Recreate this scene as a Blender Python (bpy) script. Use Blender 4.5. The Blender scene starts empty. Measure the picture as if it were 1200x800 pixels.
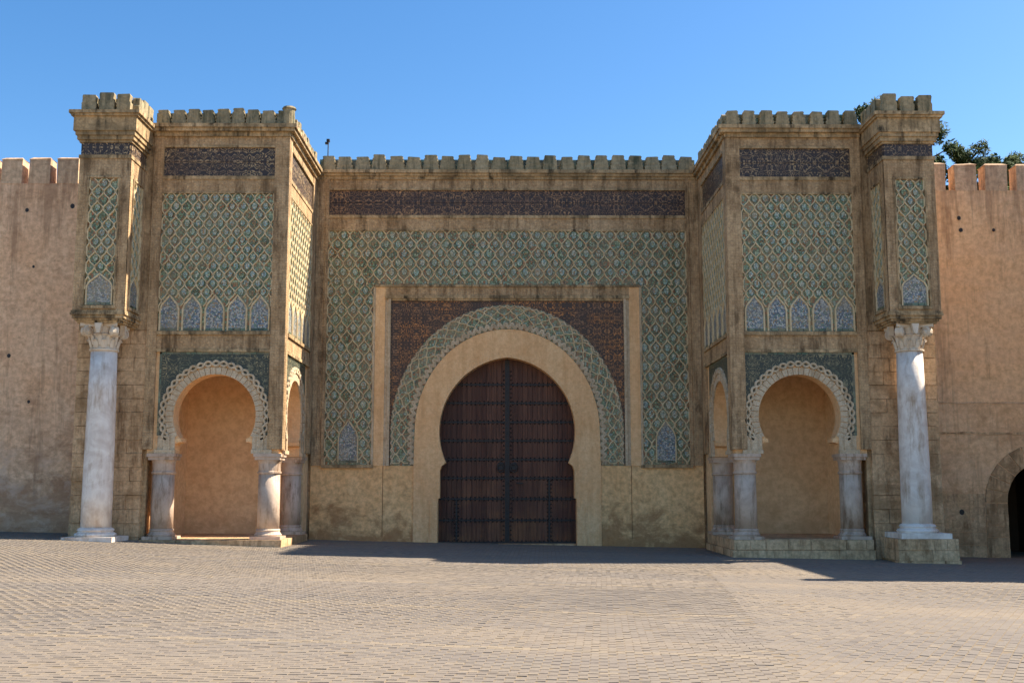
import bpy, bmesh, math, random
import numpy as np
from mathutils import Vector, Matrix
random.seed(7)
rng = np.random.default_rng(11)
PI = math.pi
scene = bpy.context.scene
COL = scene.collection

# ------------------------------------------------------------------ camera
cam_data = bpy.data.cameras.new('camera')
cam = bpy.data.objects.new('camera', cam_data)
COL.objects.link(cam)
cam_data.sensor_fit = 'HORIZONTAL'
cam_data.sensor_width = 36.0
cam_data.lens = 36.0 * 1311.0 / 1200.0
cam_data.clip_start = 0.1
cam_data.clip_end = 3000.0
CAM = Vector((-0.08, -43.0, 2.13))
cam.location = CAM
cam.rotation_euler = (PI / 2 + math.atan(172.0 / 1311.0), 0, -math.atan(8.0 / 1311.0))
scene.camera = cam

# ------------------------------------------------------------------ sky, sun, exposure
SUN_TO = Vector((14.6, 3.9, 15.1)).normalized()
SUN_EL = math.asin(SUN_TO.z)
SUN_AZ = math.atan2(SUN_TO.x, SUN_TO.y)          # clockwise from +Y
world = bpy.data.worlds.new('World')
scene.world = world
world.use_nodes = True
wn = world.node_tree
wn.nodes.clear()
sky = wn.nodes.new('ShaderNodeTexSky')
sky.sky_type = 'NISHITA'
sky.sun_disc = False
sky.sun_elevation = SUN_EL
sky.sun_rotation = SUN_AZ
sky.altitude = 550.0
sky.air_density = 1.0
sky.dust_density = 1.0
sky.ozone_density = 2.0
bg = wn.nodes.new('ShaderNodeBackground')
bg.inputs['Strength'].default_value = 0.0425
wo = wn.nodes.new('ShaderNodeOutputWorld')
hs_ = wn.nodes.new('ShaderNodeHueSaturation')
hs_.inputs['Saturation'].default_value = 1.3
wn.links.new(sky.outputs[0], hs_.inputs['Color'])
wn.links.new(hs_.outputs[0], bg.inputs['Color'])
wn.links.new(bg.outputs[0], wo.inputs['Surface'])
sun_data = bpy.data.lights.new('sun', 'SUN')
sun_data.energy = 2.3
sun_data.angle = math.radians(0.55)
sun_data.color = (1.0, 0.90, 0.76)
sun = bpy.data.objects.new('sun', sun_data)
COL.objects.link(sun)
sun.rotation_euler = SUN_TO.to_track_quat('Z', 'Y').to_euler()
sun.location = SUN_TO * 80
scene.view_settings.view_transform = 'Standard'
scene.view_settings.look = 'None'
scene.view_settings.gamma = 1.0
scene.view_settings.use_curve_mapping = False
scene.view_settings.exposure = 2.34
scene.render.engine = 'CYCLES'
scene.cycles.diffuse_bounces = 8

# ------------------------------------------------------------------ materials
def srgb(r, g, b):
    f = lambda c: (c / 255 / 12.92) if c / 255 <= 0.04045 else ((c / 255 + 0.055) / 1.055) ** 2.4
    return (f(r), f(g), f(b), 1.0)

class NT:
    def __init__(self, name, rough=0.9, spec=0.2):
        self.m = bpy.data.materials.new(name)
        self.m.use_nodes = True
        self.t = self.m.node_tree
        self.b = self.t.nodes['Principled BSDF']
        self.b.inputs['Roughness'].default_value = rough
        self.b.inputs['Specular IOR Level'].default_value = spec
        self._pos = None
    def n(self, typ, **kw):
        nd = self.t.nodes.new(typ)
        for k, v in kw.items():
            setattr(nd, k, v)
        return nd
    def put(self, sock, v):
        if isinstance(v, bpy.types.NodeSocket):
            self.t.links.new(v, sock)
        else:
            sock.default_value = v
    def pos(self, sx=1, sy=1, sz=1):
        if self._pos is None:
            self._pos = self.n('ShaderNodeNewGeometry').outputs['Position']
        mp = self.n('ShaderNodeMapping')
        mp.inputs['Scale'].default_value = (sx, sy, sz)
        self.t.links.new(self._pos, mp.inputs['Vector'])
        return mp.outputs[0]
    def z(self):
        s = self.n('ShaderNodeSeparateXYZ')
        if self._pos is None:
            self._pos = self.n('ShaderNodeNewGeometry').outputs['Position']
        self.t.links.new(self._pos, s.inputs[0])
        return s.outputs[2]
    def noise(self, vec, scale, detail=5, rough=0.6, dist=0.0):
        nd = self.n('ShaderNodeTexNoise')
        self.t.links.new(vec, nd.inputs['Vector'])
        nd.inputs['Scale'].default_value = scale
        nd.inputs['Detail'].default_value = detail
        nd.inputs['Roughness'].default_value = rough
        nd.inputs['Distortion'].default_value = dist
        return nd.outputs['Fac']
    def voro(self, vec, scale, feature='F1', out='Distance', rnd=1.0):
        nd = self.n('ShaderNodeTexVoronoi', feature=feature)
        self.t.links.new(vec, nd.inputs['Vector'])
        nd.inputs['Scale'].default_value = scale
        nd.inputs['Randomness'].default_value = rnd
        return nd.outputs[out]
    def ramp(self, fac, stops, interp='LINEAR'):
        nd = self.n('ShaderNodeValToRGB')
        self.t.links.new(fac, nd.inputs[0])
        cr = nd.color_ramp
        cr.interpolation = interp
        while len(cr.elements) < len(stops):
            cr.elements.new(0.5)
        for e, (p, c) in zip(cr.elements, stops):
            e.position = p
            e.color = c if not isinstance(c, (int, float)) else (c, c, c, 1)
        return nd.outputs[0]
    def math(self, op, a, b=0.0, c=None, clamp=False):
        nd = self.n('ShaderNodeMath', operation=op, use_clamp=clamp)
        self.put(nd.inputs[0], a)
        self.put(nd.inputs[1], b)
        if c is not None:
            self.put(nd.inputs[2], c)
        return nd.outputs[0]
    def mix(self, fac, a, b, mode='MIX'):
        nd = self.n('ShaderNodeMix', data_type='RGBA', blend_type=mode)
        self.put(nd.inputs[0], fac)
        self.put(nd.inputs[6], a)
        self.put(nd.inputs[7], b)
        return nd.outputs[2]
    def bump(self, h, strength=0.5, dist=0.03, prev=None):
        nd = self.n('ShaderNodeBump')
        nd.inputs['Strength'].default_value = strength
        nd.inputs['Distance'].default_value = dist
        self.t.links.new(h, nd.inputs['Height'])
        if prev is not None:
            self.t.links.new(prev, nd.inputs['Normal'])
        self.t.links.new(nd.outputs[0], self.b.inputs['Normal'])
        return nd.outputs[0]
    def color(self, c):
        self.put(self.b.inputs['Base Color'], c)
        return self.m

def stone(name, c_lo, c_hi, stain, carve=0.0, stain_amt=0.6, patch=None, course=False):
    k = NT(name)
    p = k.pos()
    big = k.noise(p, 0.7, 6, 0.65)
    col = k.mix(k.ramp(big, [(0.32, 0.0), (0.68, 1.0)]), c_lo, c_hi)
    fine = k.noise(p, 9.0, 4, 0.7)
    col = k.mix(k.math('MULTIPLY', k.ramp(fine, [(0.35, 1.0), (0.62, 0.0)]), 0.45), col, stain)
    streak = k.noise(k.pos(3.2, 3.2, 0.35), 1.0, 5, 0.7)
    mid = k.noise(p, 1.9, 5, 0.7, 0.4)
    st = k.math('MULTIPLY', k.ramp(streak, [(0.46, 0.0), (0.62, 1.0)]), k.ramp(mid, [(0.36, 0.15), (0.56, 1.0)]))
    col = k.mix(k.math('MULTIPLY', st, stain_amt), col, stain)
    if patch is not None:
        pm = k.ramp(k.noise(k.pos(1, 1, 1.6), 0.55, 6, 0.62, 0.6), [(0.52, 0.0), (0.6, 1.0)])
        col = k.mix(k.math('MULTIPLY', pm, 0.55), col, patch)
    h = k.math('ADD', k.math('MULTIPLY', fine, 0.6), k.math('MULTIPLY', mid, 0.6))
    nrm = k.bump(h, 0.55, 0.05)
    if carve > 0:
        v = k.voro(k.pos(1, 1, 1), 11.0, 'DISTANCE_TO_EDGE', 'Distance', 0.4)
        v2 = k.ramp(v, [(0.03, 0.0), (0.16, 1.0)])
        col = k.mix(k.math('MULTIPLY', k.math('SUBTRACT', 1.0, v2), 0.5 * carve), col, stain)
        k.bump(v2, 0.8 * carve, 0.04, nrm)
    return k.color(col)

M = {}
STAIN = srgb(92, 74, 48)
M['stone'] = stone('carved_stone', srgb(186, 150, 108), srgb(224, 190, 146), srgb(104, 82, 58), carve=0.45, stain_amt=0.85)
M['stone_plain'] = stone('ashlar_stone', srgb(180, 146, 104), srgb(222, 188, 144), srgb(92, 72, 50), stain_amt=0.95, patch=srgb(128, 104, 74))
M['stone_light'] = stone('pale_carved_stone', srgb(208, 184, 150), srgb(228, 208, 176), srgb(150, 122, 88), carve=0.3, stain_amt=0.5)
M['ring'] = stone('arch_stone', srgb(246, 194, 138), srgb(250, 210, 158), srgb(206, 152, 100), carve=0.3, stain_amt=0.45)
M['cornice'] = stone('weathered_cornice_stone', srgb(178, 146, 104), srgb(224, 192, 146), srgb(70, 60, 46), stain_amt=1.0, patch=srgb(112, 96, 70))
M['merlon'] = stone('lichened_merlon_stone', srgb(146, 130, 98), srgb(192, 172, 136), srgb(80, 82, 64), stain_amt=1.0)
M['block'] = stone('weathered_block', srgb(212, 170, 124), srgb(236, 200, 156), srgb(120, 90, 60), stain_amt=0.8, patch=srgb(142, 112, 78))

def plaster(name, c1, c2, st, z_lo=0.0, z_hi=3.0, amt=0.8, grey=None, drip=0.0, lo=0.62):
    k = NT(name)
    p = k.pos()
    a = k.noise(p, 0.6, 6, 0.6, 0.3)
    col = k.mix(k.ramp(a, [(0.3, 0.0), (0.7, 1.0)]), c1, c2)
    f = k.noise(p, 5.0, 6, 0.7)
    col = k.mix(k.math('MULTIPLY', k.ramp(f, [(0.38, 1.0), (0.6, 0.0)]), 0.5), col, st)
    # rising damp and dirt: ragged patches that are part of the old render coat
    zz = k.z()
    damp = k.math('SUBTRACT', 1.0, k.math('DIVIDE', k.math('SUBTRACT', zz, z_lo), z_hi - z_lo), clamp=True)
    n2 = k.noise(k.pos(1, 1, 1.5), 0.85, 10, 0.72, 0.35)
    dm = k.ramp(k.math('ADD', n2, k.math('MULTIPLY', damp, 0.30)), [(lo, 0.0), (lo + 0.16, 1.0)])
    col = k.mix(k.math('MULTIPLY', dm, amt), col, st)
    if drip:
        sk = k.noise(k.pos(2.6, 2.6, 0.22), 1.0, 6, 0.7)
        topm = k.math('DIVIDE', k.math('SUBTRACT', zz, drip - 3.0), 3.0, clamp=True)
        dr = k.ramp(k.math('ADD', sk, k.math('MULTIPLY', topm, 0.16)), [(0.56, 0.0), (0.70, 1.0)])
        col = k.mix(k.math('MULTIPLY', dr, 0.55), col, srgb(132, 98, 74))
        lift = k.noise(k.pos(0.25, 0.25, 2.2), 1.0, 5, 0.6)
        col = k.mix(k.math('MULTIPLY', k.ramp(lift, [(0.45, 0.0), (0.62, 1.0)]), 0.25), col, srgb(232, 190, 152))
        crk = k.noise(k.pos(1, 1, 3.0), 3.0, 8, 0.75, 0.5)
        col = k.mix(k.math('MULTIPLY', k.ramp(crk, [(0.34, 1.0), (0.44, 0.0)]), 0.4), col, st)
    if grey is not None:
        n3 = k.noise(k.pos(0.8, 0.8, 1.2), 1.1, 6, 0.7, 0.6)
        gm = k.math('MULTIPLY', k.ramp(n3, [(0.5, 0.0), (0.62, 1.0)]), k.ramp(damp, [(0.25, 0.0), (0.6, 1.0)]))
        col = k.mix(k.math('MULTIPLY', gm, 0.6), col, grey)
    h = k.math('ADD', k.math('MULTIPLY', f, 0.7), n2)
    k.bump(h, 0.5, 0.06)
    return k.color(col)

M['plaster'] = plaster('ochre_plaster', srgb(248, 194, 132), srgb(252, 212, 154), srgb(158, 112, 72), 0.0, 2.4, 0.75)
M['niche'] = plaster('niche_plaster', srgb(238, 198, 148), srgb(244, 210, 162), srgb(196, 152, 108), 0.2, 2.6, 0.5)
M['rampart'] = plaster('pink_rampart_render', srgb(248, 198, 152), srgb(252, 214, 174), srgb(160, 114, 82), 0.3, 6.0, 0.75, srgb(220, 188, 162), 13.2, 0.58)
M['rampart_m'] = plaster('pale_merlon_render', srgb(218, 180, 142), srgb(234, 200, 160), srgb(126, 98, 74), -9, -8, 0.6, None, 14.6)
M['rampart_r'] = plaster('ochre_rampart_render', srgb(250, 202, 150), srgb(252, 214, 168), srgb(184, 138, 98), 0.0, 6.0, 0.6, None, 13.0, 0.58)

def marble(name, c1, c2, st, amt, streak=True):
    k = NT(name, rough=0.55, spec=0.4)
    p = k.pos()
    a = k.noise(p, 1.6, 6, 0.6, 1.2)
    col = k.mix(k.ramp(a, [(0.35, 0.0), (0.65, 1.0)]), c1, c2)
    s = k.noise(k.pos(4.0, 4.0, 0.8), 1.0, 6, 0.72)
    b = k.noise(p, 0.9, 4, 0.6)
    sm = k.math('MULTIPLY', k.ramp(s, [(0.48, 0.0), (0.66, 1.0)]), k.ramp(b, [(0.38, 0.1), (0.6, 1.0)]))
    col = k.mix(k.math('MULTIPLY', sm, amt), col, st)
    f = k.noise(p, 12, 4, 0.7)
    k.bump(f, 0.25, 0.03)
    return k.color(col)
M['marble'] = marble('white_marble', srgb(214, 198, 182), srgb(242, 232, 218), srgb(164, 132, 98), 0.85)
M['marble_old'] = marble('stained_marble', srgb(184, 158, 136), srgb(210, 186, 162), srgb(122, 92, 62), 1.0)
M['capital'] = marble('carved_capital_marble', srgb(208, 188, 160), srgb(226, 210, 186), srgb(150, 118, 82), 0.9)

def glaze(name, cells, scale, edge, rough=0.35, rnd=0.6):
    k = NT(name, rough=rough, spec=0.45)
    p = k.pos()
    c = k.voro(p, scale, 'F1', 'Color', rnd)
    s = k.n('ShaderNodeSeparateColor')
    k.t.links.new(c, s.inputs[0])
    col = k.ramp(s.outputs[0], cells, 'CONSTANT')
    e = k.voro(p, scale, 'DISTANCE_TO_EDGE', 'Distance', rnd)
    col = k.mix(k.ramp(e, [(0.04, 1.0), (0.1, 0.0)]), col, edge)
    w = k.noise(p, 1.2, 5, 0.65)
    col = k.mix(k.math('MULTIPLY', k.ramp(w, [(0.42, 0.0), (0.66, 1.0)]), 0.5), col, srgb(164, 146, 112))
    k.bump(e, 0.3, 0.02)
    return k.color(col)
GR1, GR2, GR3 = srgb(130, 150, 112), srgb(168, 180, 142), srgb(106, 116, 80)
TER, CRE, BLU = srgb(166, 108, 64), srgb(206, 196, 166), srgb(110, 152, 164)
M['tile_ground'] = glaze('green_faience', [(0.0, GR1), (0.26, GR2), (0.40, TER), (0.52, GR3), (0.66, srgb(150, 168, 146)), (0.76, srgb(164, 132, 84))], 13.0, srgb(78, 66, 44))
M['med_a'] = glaze('turquoise_faience', [(0.0, srgb(160, 188, 172)), (0.3, srgb(206, 204, 180)), (0.6, GR2), (0.8, srgb(146, 168, 166))], 17.0, srgb(104, 106, 80))
M['med_b'] = glaze('white_blue_faience', [(0.0, srgb(206, 202, 178)), (0.35, srgb(152, 174, 172)), (0.6, srgb(180, 190, 168)), (0.8, srgb(184, 140, 92))], 17.0, srgb(100, 98, 80))
M['med_rim'] = glaze('dark_green_rim', [(0.0, srgb(90, 118, 92)), (0.4, srgb(112, 138, 108)), (0.75, srgb(144, 128, 86))], 10.0, srgb(84, 82, 58))
M['mosaic'] = glaze('zellige_mosaic', [(0.0, srgb(196, 192, 180)), (0.25, srgb(124, 138, 150)), (0.48, srgb(172, 172, 164)), (0.60, srgb(92, 102, 114)), (0.78, srgb(172, 140, 98)), (0.88, srgb(112, 138, 120))], 21.0, srgb(84, 86, 82), 0.4, 0.8)
M['green_tile'] = glaze('green_glazed_tile', [(0.0, srgb(74, 100, 82)), (0.3, srgb(100, 120, 96)), (0.6, srgb(58, 76, 62)), (0.8, srgb(120, 116, 86))], 5.0, srgb(48, 52, 36))
M['rib'] = stone('lattice_rib_stone', srgb(218, 194, 150), srgb(236, 216, 176), srgb(162, 132, 92), stain_amt=0.45)

def arabesque(name, dark, line1, line2, scale=2.4, freq=34.0, thr=0.25, rep=0.39):
    k = NT(name, rough=0.45, spec=0.4)
    p = k.pos()
    sp = k.n('ShaderNodeSeparateXYZ'); k.t.links.new(p, sp.inputs[0])
    along = k.math('ADD', sp.outputs[0], sp.outputs[1])
    cb = k.n('ShaderNodeCombineXYZ')
    k.put(cb.inputs[0], k.math('PINGPONG', along, rep))
    k.put(cb.inputs[1], k.math('FLOOR', k.math('DIVIDE', along, rep * 4.0)))
    k.put(cb.inputs[2], k.math('PINGPONG', sp.outputs[2], rep * 1.31))
    n1 = k.noise(cb.outputs[0], scale, 2, 0.45, 0.7)
    s = k.math('SINE', k.math('MULTIPLY', n1, freq))
    m = k.ramp(s, [(thr, 0.0), (thr + 0.2, 1.0)])
    n2 = k.noise(p, 0.8, 4, 0.6)
    lc = k.mix(k.ramp(n2, [(0.4, 0.0), (0.6, 1.0)]), line1, line2)
    fine = k.noise(p, 11.0, 4, 0.7)
    lc = k.mix(k.ramp(fine, [(0.4, 0.7), (0.62, 0.0)]), lc, dark)
    col = k.mix(m, dark, lc)
    k.bump(m, 0.5, 0.03)
    return k.color(col)
M['spandrel'] = arabesque('brown_arabesque_tile', srgb(74, 56, 44), srgb(208, 138, 74), srgb(154, 114, 82), 4.0, 40, 0.3)
M['frieze'] = arabesque('black_inscription_tile', srgb(60, 50, 46), srgb(196, 166, 122), srgb(148, 120, 94), 4.6, 40, 0.36)
M['frieze_c'] = arabesque('brown_inscription_tile', srgb(64, 50, 44), srgb(196, 150, 104), srgb(152, 116, 86), 4.6, 40, 0.36)
M['spandrel_g'] = arabesque('dark_green_arabesque_tile', srgb(62, 66, 56), srgb(168, 152, 112), srgb(116, 118, 94), 5.2, 40, 0.36)

def wood_mat():
    k = NT('dark_door_wood', rough=0.65, spec=0.25)
    oi = k.n('ShaderNodeObjectInfo').outputs['Random']
    g = k.noise(k.pos(14, 14, 0.7), 1.0, 6, 0.65)
    base = k.mix(oi, srgb(90, 60, 48), srgb(116, 80, 62))
    zz = k.z()
    worn = k.math('MULTIPLY', k.ramp(k.noise(k.pos(0.5, 1, 0.9), 1.0, 4, 0.6), [(0.42, 0.0), (0.62, 1.0)]), k.ramp(k.math('DIVIDE', zz, 4.0), [(0.35, 1.0), (0.75, 0.0)]))
    base = k.mix(k.math('MULTIPLY', worn, 0.75), base, srgb(140, 96, 64))
    base = k.mix(k.ramp(g, [(0.35, 0.65), (0.6, 0.0)]), base, srgb(58, 38, 32))
    k.bump(g, 0.5, 0.02)
    return k.color(base)
M['wood'] = wood_mat()
def simple(name, c1, c2, sc, rough=0.7, spec=0.3, metal=0.0):
    k = NT(name, rough=rough, spec=spec)
    k.b.inputs['Metallic'].default_value = metal
    f = k.noise(k.pos(), sc, 5, 0.65)
    k.bump(f, 0.4, 0.03)
    return k.color(k.mix(f, c1, c2))
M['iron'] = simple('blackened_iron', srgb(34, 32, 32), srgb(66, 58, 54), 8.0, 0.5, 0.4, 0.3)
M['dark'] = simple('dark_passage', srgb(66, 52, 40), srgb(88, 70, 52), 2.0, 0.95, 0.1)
M['bark'] = simple('bark', srgb(70, 56, 42), srgb(104, 86, 66), 6.0, 0.95, 0.1)
def leaf_mat():
    k = NT('leaf', rough=0.8, spec=0.1)
    a = k.noise(k.pos(), 0.9, 4, 0.6)
    return k.color(k.mix(k.ramp(a, [(0.35, 0.0), (0.65, 1.0)]), srgb(40, 56, 30), srgb(84, 98, 50)))
M['leaf'] = leaf_mat()

def paver_mat():
    k = NT('paver', rough=0.85, spec=0.25)
    at = k.n('ShaderNodeAttribute', attribute_name='tint')
    p = k.pos()
    base = k.ramp(at.outputs['Fac'], [(0.0, srgb(104, 96, 88)), (0.3, srgb(121, 112, 103)), (0.7, srgb(127, 118, 107)), (1.0, srgb(144, 130, 110))])
    dust = k.ramp(k.noise(k.pos(0.35, 1.0, 1), 0.35, 6, 0.6, 0.5), [(0.42, 0.0), (0.66, 1.0)])
    base = k.mix(k.math('MULTIPLY', dust, 0.5), base, srgb(154, 137, 114))
    wear = k.ramp(k.noise(k.pos(0.5, 1.3, 1), 0.22, 7, 0.65, 0.8), [(0.48, 0.0), (0.66, 1.0)])
    base = k.mix(k.math('MULTIPLY', wear, 0.5), base, srgb(116, 108, 100))
    f = k.noise(p, 14.0, 4, 0.7)
    base = k.mix(k.math('MULTIPLY', k.ramp(f, [(0.35, 1.0), (0.6, 0.0)]), 0.3), base, srgb(108, 98, 86))
    k.bump(f, 0.3, 0.02)
    return k.color(base)
M['paver'] = paver_mat()
M['joint'] = simple('joint_sand', srgb(118, 106, 90), srgb(138, 123, 102), 3.0, 0.95, 0.1)

# ------------------------------------------------------------------ helpers
ROOT_LOC = {}
def thing(name, label, cat, loc=(0, 0, 0), group=None):
    o = bpy.data.objects.new(name, None)
    o.empty_display_size = 0.5
    COL.objects.link(o)
    o.location = loc
    o['label'] = label
    o['category'] = cat
    if group:
        o['group'] = group
    ROOT_LOC[o.name] = Vector(loc)
    return o

def attach(o, parent):
    if parent is not None:
        o.parent = parent
        if parent.name in ROOT_LOC:
            o.matrix_parent_inverse = Matrix.Translation(-ROOT_LOC[parent.name])
        elif parent.location.length > 1e-9:
            o.matrix_parent_inverse = (Matrix.Translation(parent.location) @ parent.rotation_euler.to_matrix().to_4x4()).inverted()

class MB:
    """collects faces; build() links them as one mesh object"""
    def __init__(self):
        self.v = []; self.f = []; self.mi = []
    def add(self, vs, fs, mi=0):
        n = len(self.v)
        self.v += [tuple(p) for p in vs]
        self.f += [tuple(i + n for i in f) for f in fs]
        self.mi += [mi] * len(fs)
        return self
    def box(self, x0, x1, y0, y1, z0, z1, mi=0):
        vs = [(x, y, z) for z in (z0, z1) for y in (y0, y1) for x in (x0, x1)]
        return self.add(vs, [(0, 1, 3, 2), (4, 6, 7, 5), (0, 4, 5, 1), (2, 3, 7, 6), (0, 2, 6, 4), (1, 5, 7, 3)], mi)
    def build(self, name, mats, parent=None, smooth=False, jitter=0.0, recalc=True, stuff=False, bevel=0.0):
        me = self.mesh(name, mats, smooth, jitter, recalc)
        o = bpy.data.objects.new(name, me)
        COL.objects.link(o)
        attach(o, parent)
        if bevel:
            b = o.modifiers.new('bevel', 'BEVEL'); b.width = bevel; b.segments = 1; b.limit_method = 'ANGLE'
        if stuff:
            o['kind'] = 'stuff'
        return o
    def mesh(self, name, mats, smooth=False, jitter=0.0, recalc=True):
        me = bpy.data.meshes.new(name)
        v = self.v
        if jitter:
            v = [(a + random.uniform(-jitter, jitter), b + random.uniform(-jitter, jitter), c + random.uniform(-jitter, jitter)) for a, b, c in v]
        me.from_pydata(v, [], self.f)
        if not isinstance(mats, (list, tuple)):
            mats = [mats]
        for m in mats:
            me.materials.append(m)
        me.polygons.foreach_set('material_index', self.mi)
        if smooth:
            me.polygons.foreach_set('use_smooth', [True] * len(self.f))
        if recalc:
            bm = bmesh.new(); bm.from_mesh(me)
            bmesh.ops.recalc_face_normals(bm, faces=bm.faces)
            bm.to_mesh(me); bm.free()
        me.update()
        return me

class Frame:
    """a face of the building: u along it, v up, w outwards"""
    def __init__(self, o, U, N):
        self.o = Vector(o); self.U = Vector(U); self.N = Vector(N); self.V = Vector((0, 0, 1))
    def p(self, u, v, w=0.0):
        return self.o + self.U * u + self.V * v + self.N * w
    def box(self, mb, u0, u1, v0, v1, w0, w1, mi=0):
        vs = [self.p(u, v, w) for w in (w0, w1) for v in (v0, v1) for u in (u0, u1)]
        mb.add(vs, [(0, 1, 3, 2), (4, 6, 7, 5), (0, 4, 5, 1), (2, 3, 7, 6), (0, 2, 6, 4), (1, 5, 7, 3)], mi)
    def prism(self, mb, pts, w0, w1, mi=0):
        n = len(pts)
        vs = [self.p(u, v, w0) for u, v in pts] + [self.p(u, v, w1) for u, v in pts]
        fs = [tuple(range(n)), tuple(range(2 * n - 1, n - 1, -1))]
        fs += [(i, (i + 1) % n, n + (i + 1) % n, n + i) for i in range(n)]
        mb.add(vs, fs, mi)
    def sweep(self, mb, pts, width, w0, w1, mi=0, closed=False):
        """flat ribbon rib with a chamfered top along a polyline (u,v)"""
        n = len(pts)
        if n < 2:
            return
        vs = []
        for i in range(n):
            a = pts[(i - 1) % n] if (closed or i > 0) else pts[i]
            b = pts[(i + 1) % n] if (closed or i < n - 1) else pts[i]
            dx, dz = b[0] - a[0], b[1] - a[1]
            L = math.hypot(dx, dz) or 1.0
            nx, nz = -dz / L, dx / L
            u, v = pts[i]
            h = width / 2
            for s, ww in ((h, w0), (h * 0.62, w1), (-h * 0.62, w1), (-h, w0)):
                vs.append(self.p(u + nx * s, v + nz * s, ww))
        fs = []
        m = n if closed else n - 1
        for i in range(m):
            j = (i + 1) % n
            for k in range(4):
                k2 = (k + 1) % 4
                fs.append((i * 4 + k, i * 4 + k2, j * 4 + k2, j * 4 + k))
        if not closed:
            fs += [(0, 1, 2, 3), (n * 4 - 1, n * 4 - 2, n * 4 - 3, n * 4 - 4)]
        mb.add(vs, fs, mi)

def lathe(mb, cx, cy, prof, seg=28, mi=0):
    n = len(prof)
    vs = []
    for r, z in prof:
        for k in range(seg):
            a = 2 * PI * k / seg
            vs.append((cx + r * math.cos(a), cy + r * math.sin(a), z))
    fs = []
    for i in range(n - 1):
        for k in range(seg):
            k2 = (k + 1) % seg
            fs.append((i * seg + k, i * seg + k2, (i + 1) * seg + k2, (i + 1) * seg + k))
    fs += [tuple(range(seg)), tuple(range((n - 1) * seg, n * seg))]
    mb.add(vs, fs, mi)

def piece(name, me, parent, loc, rot=None, scale=None):
    o = bpy.data.objects.new(name, me)
    COL.objects.link(o)
    o.location = loc
    if rot is not None:
        o.rotation_euler = rot
    if scale is not None:
        o.scale = scale
    attach(o, parent)
    return o

# ------------------------------------------------------------------ ground
GX = [-60, -22, -13, -11.5, -7.35, 0, 7.45, 12, 14, 22, 60]
GZ = [1.3, .75, .50, .38, .21, .04, -.10, -.18, -.22, -.38, -0.9]
_gx = np.linspace(-60, 60, 601)
_gz = np.interp(_gx, GX, GZ)
_ker = np.ones(21) / 21
_gz = np.convolve(np.pad(_gz, 10, mode='edge'), _ker, mode='valid')
def gz(x, y):
    z = np.interp(x, _gx, _gz)
    w = np.clip((-np.asarray(y) - 9.0) / 8.0, 0, 1)
    return z + w * 0.02 * (np.sin(np.asarray(x) * 0.55 + np.asarray(y) * 0.35) + np.sin(np.asarray(y) * 0.62 - np.asarray(x) * 0.21 + 1.0))

def make_ground():
    xs = np.unique(np.concatenate([np.linspace(-1200, -60, 12), np.linspace(-60, -24, 19), np.linspace(-24, 24, 97), np.linspace(24, 60, 19), np.linspace(60, 1200, 12)]))
    ys = np.unique(np.concatenate([np.linspace(-600, -60, 8), np.linspace(-60, -46, 8), np.linspace(-46, 2, 97), np.linspace(2, 60, 10), np.linspace(60, 1500, 8)]))
    X, Y = np.meshgrid(xs, ys)
    Z = gz(X, Y) - 0.0045
    mb = MB()
    mb.v = list(map(tuple, np.stack([X.ravel(), Y.ravel(), Z.ravel()], 1)))
    nx = len(xs)
    mb.f = [(j * nx + i, j * nx + i + 1, (j + 1) * nx + i + 1, (j + 1) * nx + i) for j in range(len(ys) - 1) for i in range(nx - 1)]
    mb.mi = [0] * len(mb.f)
    o = mb.build('plaza_ground', M['joint'], None, smooth=True, recalc=False)
    o['kind'] = 'structure'
    o['label'] = 'wide sunlit plaza ground paved with small beige blocks'
    return o
plaza = make_ground()

# paving blocks: columns of (cx, cy, length, width, angle, tint)
PL, PW = 0.225, 0.135
def bond(angle, xr, yr, keep, gap=0.014, sand_every=0):
    c, s = math.cos(angle), math.sin(angle)
    R = 75.0
    nr = int(R / PW); nc = int(R / PL)
    r = np.arange(-nr, nr); k = np.arange(-nc, nc)
    rr, kk = np.meshgrid(r, k, indexing='ij')
    u = (kk + 0.5 * (rr % 2)) * PL + rng.normal(0, 0.003, rr.shape)
    v = rr * PW + rng.normal(0, 0.002, rr.shape)
    x = u * c - v * s; y = u * s + v * c - 18.0
    m = (x > xr[0]) & (x < xr[1]) & (y > yr[0]) & (y < yr[1])
    x, y, row = x[m], y[m], rr[m]
    m = keep(x, y)
    x, y, row = x[m], y[m], row[m]
    t = np.clip(rng.normal(0.5, 0.17, x.shape), 0, 1)
    if sand_every:
        band = (row % sand_every) < 2
        t = np.where(band, np.clip(t + 0.45, 0, 1), t)
    return np.stack([x, y, np.full_like(x, angle), t], 1)

def in_door_strip(x, y):
    return (x > -4.2 + 0.0 * y) & (x < 6.5) & (y > -12.0)
def in_right_field(x, y):
    return (x - 3.2 > (y + 30.5) * 0.12) & (~in_door_strip(x, y))
FIELDS = [bond(math.radians(-5), (-24, 24), (-36, -0.1), lambda x, y: ~in_door_strip(x, y) & ~in_right_field(x, y), sand_every=37),
          bond(math.radians(88), (-5, 7), (-13, -0.1), in_door_strip),
          bond(math.radians(62), (-24, 24), (-36, -0.1), in_right_field)]
P = np.concatenate(FIELDS)
# keep only the plaza before the buildings
P = P[~((np.abs(P[:, 0]) > 7.3) & (P[:, 1] > -5.0) & (np.abs(P[:, 0]) < 15)) & ~((np.abs(P[:, 0]) >= 15) & (P[:, 1] > -3.0))]
P = P[~((P[:, 0] > 21.9) & (P[:, 1] > -11.2))]
dx, dy = P[:, 0] - CAM.x, P[:, 1] - CAM.y
inframe = (np.abs(dx) / np.maximum(dy, 0.1) < 0.45) & (dy > 13.0)
order = np.argsort(np.where(inframe, np.hypot(dx, dy), 1e9))
near, rest = order[:300], order[300:]

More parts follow.
